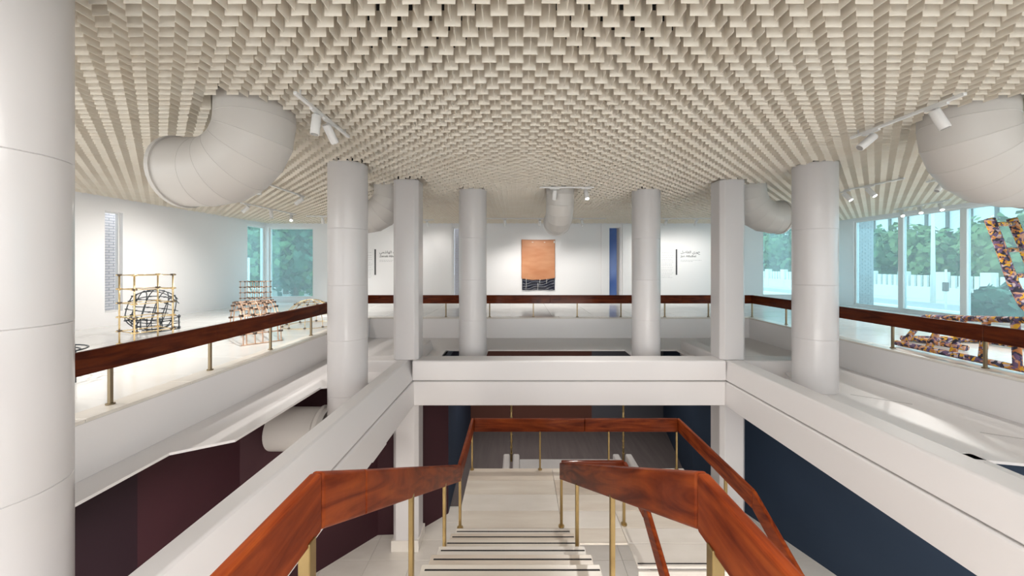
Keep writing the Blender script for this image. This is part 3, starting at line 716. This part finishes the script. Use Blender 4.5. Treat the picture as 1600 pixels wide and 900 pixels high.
# dark wire shell: open dome leaning on a short curved wall
def shell(cx, cy, R_, label, m, r=.010):
    cur = []; nod = []; c0 = V((cx, cy, R_*.98)); ax = V((-.50, -.78, .22)).normalized(); u = ax.orthogonal().normalized(); w = ax.cross(u)
    P = lambda th_, ph_: c0+(ax*cos(th_)+(u*cos(ph_)+w*sin(ph_))*sin(th_))*R_
    def clamp(p): return V((p.x, p.y, max(p.z, .012)))
    for th_ in (38, 60, 82, 104, 126): cur.append([clamp(P(R(th_), 2*pi*k/32)) for k in range(33)])
    for k in range(10):
        cur.append([clamp(P(R(38+100*q/10), 2*pi*k/10)) for q in range(11)]); nod += [clamp(P(R(th_), 2*pi*k/10)) for th_ in (38, 66, 96, 124)]
    for z in (.015, .15, .28):
        cur.append([(cx+.10+R_*.8*cos(t_), cy+R_*.8*sin(t_), z) for t_ in [pi*(-.75+1.25*k/22) for k in range(23)]])
    for k in range(8):
        t_ = pi*(-.75+1.25*k/7); x, yv = cx+.10+R_*.8*cos(t_), cy+R_*.8*sin(t_)
        cur.append([(x, yv, .01), (x, yv, .16), (x, yv, .32)]); nod += [(x, yv, .02), (x, yv, .28)]
    return hoops(label, 'shell', cur, nod, r, m, (cx, cy, .004), .019, 'steel')
shell(-8.38, 8.25, .47, 'dark wire dome right behind the tall gold rod tower', 'steel')
# arched tunnel of rose rods
def arch():
    cur = []; nod = []; p0 = V((-5.95, 7.9, .015)); p1 = V((-4.86, 6.85, .015)); mid = (p0+p1)/2; e = (p1-p0)/2; Rr = e.length; e.normalize()
    nrm = V((-e.y, e.x, 0)).normalized()
    P = lambda a_, o_: mid+e*Rr*cos(a_)+nrm*o_+V((0,0,Rr*.98*sin(a_)))
    offs = [-.30, -.25, -.12, 0, .12, .25, .30]
    for o_ in offs: cur.append([P(pi*k/24, o_) for k in range(25)])
    for k in range(13):
        aa = pi*k/12; cur.append([P(aa, -.33), P(aa, .33)]); nod += [P(aa, o_) for o_ in offs[::2]]
    return hoops('rose rod tunnel arch, its foot against the left gallery kerb', 'arch', cur, [n for n in nod if n[2] > .03], .010, 'copper', (-5.3, 7.5, .004), .026)
arch()
def grid_block():
    cur = []; nod = []; x0, y0 = -6.95, 9.0
    for i in range(6):
        for j in range(2):
            x = x0+i*.118; yy = y0+j*.25; cur.append([(x, yy, .006), (x, yy, 1.09)])
    for k in range(8):
        z = .1+.14*k
        for j in range(2): cur.append([(x0-.03, y0+j*.25, z), (x0+.62, y0+j*.25, z)])
        for i in (0, 5): cur.append([(x0+i*.118, y0-.03, z), (x0+i*.118, y0+.28, z)])
        for i in range(6): nod += [(x0+i*.118, y0, z), (x0+i*.118, y0+.25, z)]
    hoops('square grid of rose rods standing behind the tunnel arch', 'grid', cur, nod, .007, 'copper', (-6.6, 9.1, .004), .018)
grid_block()
def small_dome():
    cur = []; nod = []; c = V((-5.12, 8.9, .015)); Rr = .60
    for k in range(5):
        aa = pi*k/5; cur.append([c+V((Rr*cos(b)*cos(aa), Rr*cos(b)*sin(aa), Rr*1.05*sin(b))) for b in [pi*q/18 for q in range(19)]])
    for lat in (0, 28, 56):
        cur.append([c+V((Rr*cos(R(lat))*cos(t_), Rr*cos(R(lat))*sin(t_), Rr*1.05*sin(R(lat)))) for t_ in [2*pi*k/28 for k in range(29)]])
        nod += [c+V((Rr*cos(R(lat))*cos(pi*k/5), Rr*cos(R(lat))*sin(pi*k/5), Rr*1.05*sin(R(lat))+.01)) for k in range(10)]
    hoops('small gold wire dome half hidden behind the left round column', 'dome', cur, nod, .008, 'gold', (-5.12, 8.9, .004), .02)
small_dome()
# spiral wire piece hidden by the near column; only its shadow on the floor shows
cur = []
for rr in (.12, .2, .28, .36, .44):
    cur.append([(-6.05+rr*cos(t_), 4.55+rr*sin(t_)*.8, .30+.25*rr) for t_ in [2*pi*k/32 for k in range(33)]])
for aa in (0, pi/2, pi, 1.5*pi):
    cur.append([(-6.05+.44*cos(aa), 4.55+.35*sin(aa), .007), (-6.05+.44*cos(aa), 4.55+.35*sin(aa), .41)])
hoops('low dark wire sculpture of nested rings beside the cropped column', 'rings', cur, [], .010, 'steel', (-6.05, 4.55, .004))

# ---- patchwork ladders on the right gallery
def soft(pts, r, name, parent): return MB().tube(pts, r, 14).build(name, 'camo', parent)
t = thing('padded_ladder', 'low leaning ladder wrapped in yellow and purple patchwork cloth behind the right rail', 'sculpture', (7.0, 5.6, .06))
bot = lambda y_: V((6.98+.02*(y_-5.5), y_, .065)); top = lambda y_: V((7.07+.28*(y_-5), y_, .73-.12*(y_-5)))
soft([bot(6.62), bot(5.9), bot(5.2), bot(3.9)], .047, 'side_pole', t)
soft([top(6.6), top(6.0), top(5.0), top(3.9)], .047, 'side_pole', t)
for yb in (6.5, 6.1, 5.75, 5.38, 4.99, 4.5): soft([bot(yb), (bot(yb)+top(yb+.12))/2, top(yb+.12)], .045, 'rung', t)
t = thing('padded_ladder', 'patchwork ladder frame lying flat on the right gallery floor', 'sculpture', (8.2, 6.9, .06))
soft([(7.55, 7.02, .06), (8.2, 6.98, .06), (9.1, 6.9, .06)], .056, 'side_pole', t)
for x in (7.75, 8.9): soft([(x, 7.0, .06), (x+.03, 6.2, .06)], .05, 'rung', t)
t = thing('padded_ladder', 'tall curving ladder wrapped in patchwork cloth standing at the right edge', 'sculpture', (9.2, 6.1, .06))
def PP(px, py, y_): return V(((px-808)*y_/560, y_, EYE-(py-414)*y_/560))
l1 = [PP(1546, 342, 6.4), PP(1558, 372, 6.4), PP(1570, 405, 6.35), PP(1582, 440, 6.3), PP(1600, 476, 6.2), PP(1632, 505, 6.0), PP(1680, 525, 5.8), V((9.6, 5.6, .07))]
l2 = [PP(1581, 342, 6.7), PP(1594, 372, 6.7), PP(1607, 405, 6.65), PP(1622, 440, 6.6), PP(1645, 470, 6.5), PP(1680, 492, 6.3), V((9.8, 6.1, .35)), V((10.1, 5.9, .07))]
soft(l1, .068, 'side_pole', t); soft(l2, .068, 'side_pole', t)
for p, q in ((PP(1549, 350, 6.4), PP(1584, 350, 6.7)), (PP(1566, 391, 6.37), PP(1601, 390, 6.67)), (PP(1578, 431, 6.3), PP(1618, 431, 6.6))): soft([p, q], .04, 'rung', t)

# ================================================================= OUTSIDE
g = MB(); g.box(-60, WX0-.25, -10, 90, -1.3, -1.0); g.box(WX0-.25, WX1+.25, WY+.25, 90, -1.3, -1.0); g.box(WX1+.25, 130, -30, 90, -1.3, -1.0)
struct(g.build('ground', 'ground'))
tag(MB().box(20, 27, -20, 80, -1.0, -.97).build('road', 'road'), 'pale grey road between low wall and white fence', 'road')
bricks('brick_pier', 'pale brick pier seen through the narrow slot in the left wall', (WX0-.55, 8.3, .0), (0, 1, 0), 7, 44, .21, .07, 'brick_pale', 'mortar')
bricks('brick_pier', 'grey brick pier outside the left end of the tall window wall', (WX1+.22, 13.05, -.5), (1, 0, 0), 3, 52, .205, .072, 'brick', 'mortar')
bricks('brick_pier', 'dark brick edge at the right side of the blue slot window', (4.03, WY+.10, .1), (1, 0, 0), 1, 41, .11, .071, 'brick', 'mortar_dark', depth=.04)
bricks('brick_pier', 'thin brick pier seen left of the round column by the textile', (-2.60, WY+.45, .0), (1, 0, 0), 3, 44, .205, .072, 'brick', 'mortar')
# fence
fx = 30
t = thing('boundary_fence', 'white masonry picket fence beyond the road', 'fence', (fx, 30, -1))
MB().box(fx-.2, fx+.2, 10, 62, -1, -.1).build('base_wall', 'fence', t)
mb = MB()
yy = 10.2
while yy < 62: mb.box(fx-.08, fx+.08, yy, yy+.24, -.1, .75); yy += .42
mb.build('pickets', 'fence', t, kind='stuff')
for k in range(21): MB().box(fx-.25, fx+.25, 10+2.5*k, 10.55+2.5*k, -1, 1.0).build('post', 'fence', t, bevel=.03)
tag(MB().box(18, 18.3, 9, 40, -1, -.42).build('garden_wall', 'fence', bevel=.02), 'low pale garden wall just outside the tall windows', 'wall')
# distant facade
t = thing('office_building', 'long pale office block with dark vertical joints above the trees', 'building', (75, 60, -1))
MB().box(70, 80, 20, 110, -1, 18).build('body', 'facade', t)
for k in range(30): MB().box(69.7, 70.02, 22+3*k, 22.35+3*k, 2, 18).build('joint', 'facade_dark', t)
def lamp_post(x, y_, h, label):
    t = thing('street_lamp', label, 'lamp post', (x, y_, -1))
    MB().tube([(x, y_, -1), (x, y_, h)], [.13, .07], 8).build('pole', 'fence', t); MB().tube([(x, y_, h), (x-.9, y_, h+.2)], .05, 8).build('arm', 'fence', t)
    MB().box(x-1.3, x-.7, y_-.12, y_+.12, h+.12, h+.25).build('lamp_head', 'track', t, bevel=.03)
lamp_post(27.5, 23.7, 6.0, 'tall pale street lamp between the two window mullions')
lamp_post(27.5, 14.0, 3.4, 'short street lamp beyond the curving patchwork ladder')
tg = thing('traffic_light', 'small traffic light on a grey pole by the road', 'traffic light', (19.5, 16.3, -1))
MB().tube([(19.5,16.3,-1),(19.5,16.3,1.3)], .04, 8).build('pole', 'track', tg); MB().box(19.38,19.54,16.2,16.36,.30,.72).build('signal_box', 'facade_dark', tg, bevel=.03)
def tree(x, y_, h, w, m, label, n=2600, grp='trees outside'):
    t = thing('tree', label, 'tree', (x, y_, -1), grp); rnd = random.Random(int(x*13+y_*7))
    MB().tube([(x, y_, -1), (x+.1, y_, h*.35), (x, y_+.1, h*.6)], [.22, .16, .08], 8).build('trunk', 'trunk', t)
    mb = MB(); cl = [(x+rnd.uniform(-.6,.6)*w, y_+rnd.uniform(-.6,.6)*w, rnd.uniform(.1, .85)*h, w*rnd.uniform(.35, .6)) for _ in range(13)]
    for cx, cy, cz, cr in cl:
        mb.ball((cx, cy, cz), cr*.60, 8, 6)
        for _ in range(n//13):
            d = V((rnd.gauss(0,1), rnd.gauss(0,1), rnd.gauss(0,1))).normalized(); p = V((cx,cy,cz))+d*cr*rnd.uniform(.55, 1.12)
            u = V((rnd.gauss(0,1), rnd.gauss(0,1), rnd.gauss(0,1))).normalized()*.21*max(1, w/2.2); v_ = u.cross(d).normalized()*.15*max(1, w/2.2)
            mb.add([p-u, p+v_, p+u, p-v_], [(0,1,2,3)])
    mb.build('foliage', m, t)
rl = [(34, 52, 6.5, 4, 'leaf3'), (34, 45, 5.4, 3.5, 'leaf'), (34.5, 39, 4.6, 3.6, 'leaf3'), (35, 34, 4.5, 3.4, 'leaf'), (35, 30.5, 4.2, 3.2, 'leaf2'), (36, 27.5, 4.7, 3.2, 'leaf'),
      (35, 24.5, 4.6, 3.2, 'leaf2'), (36, 21.5, 5.6, 3.6, 'leaf3'), (36, 18, 5.2, 3.6, 'leaf'), (37, 60, 9, 5, 'leaf'), (44, 70, 10, 6, 'leaf3')]
desc = ['deep blue-green tree behind the fence, seen through the far window', 'dark green tree behind the fence, next in from the far window', 'blue-green tree beside the grey brick pier',
        'full green tree between brick pier and first mullion', 'pale olive tree left of the tall street lamp', 'green tree right behind the tall street lamp', 'pale olive tree right of the tall street lamp',
        'blue-green tree left of the curving patchwork ladder', 'tall green tree behind the curving patchwork ladder', 'large distant green tree seen through the far window', 'most distant blue-green tree behind the fence']
for (x, y_, h, w, m), l in zip(rl, desc): tree(x, y_, h, w, m, l)
ll = [(-17.5, 22, 6, 2.8, 'leaf', 'green tree seen through the left side window'), (-16, 26, 6.6, 3, 'leaf3', 'blue-green tree at the middle of the left corner windows'),
      (-13, 27, 7, 3, 'leaf', 'dense green tree filling the right left-corner window'), (-20, 31, 8, 3.6, 'leaf3', 'distant blue-green tree behind the white garden block'), (-24, 36, 9, 4, 'leaf', 'furthest green tree through the left corner windows')]
for x, y_, h, w, m, l in ll: tree(x, y_, h, w, m, l, 3000)
tree(13.8, 10.0, .7, .75, 'leaf3', 'low round shrub outside the tall windows by the ladder', 700, 'shrubs outside')
tree(17, 11.2, .6, 1.0, 'leaf', 'low spreading shrub behind the round one', 700, 'shrubs outside')
tag(MB().box(-15.5, -14.6, 18.6, 19.6, -1, 1.9).build('garden_block', 'fence', bevel=.03), 'white block wall seen through the left side window', 'wall')
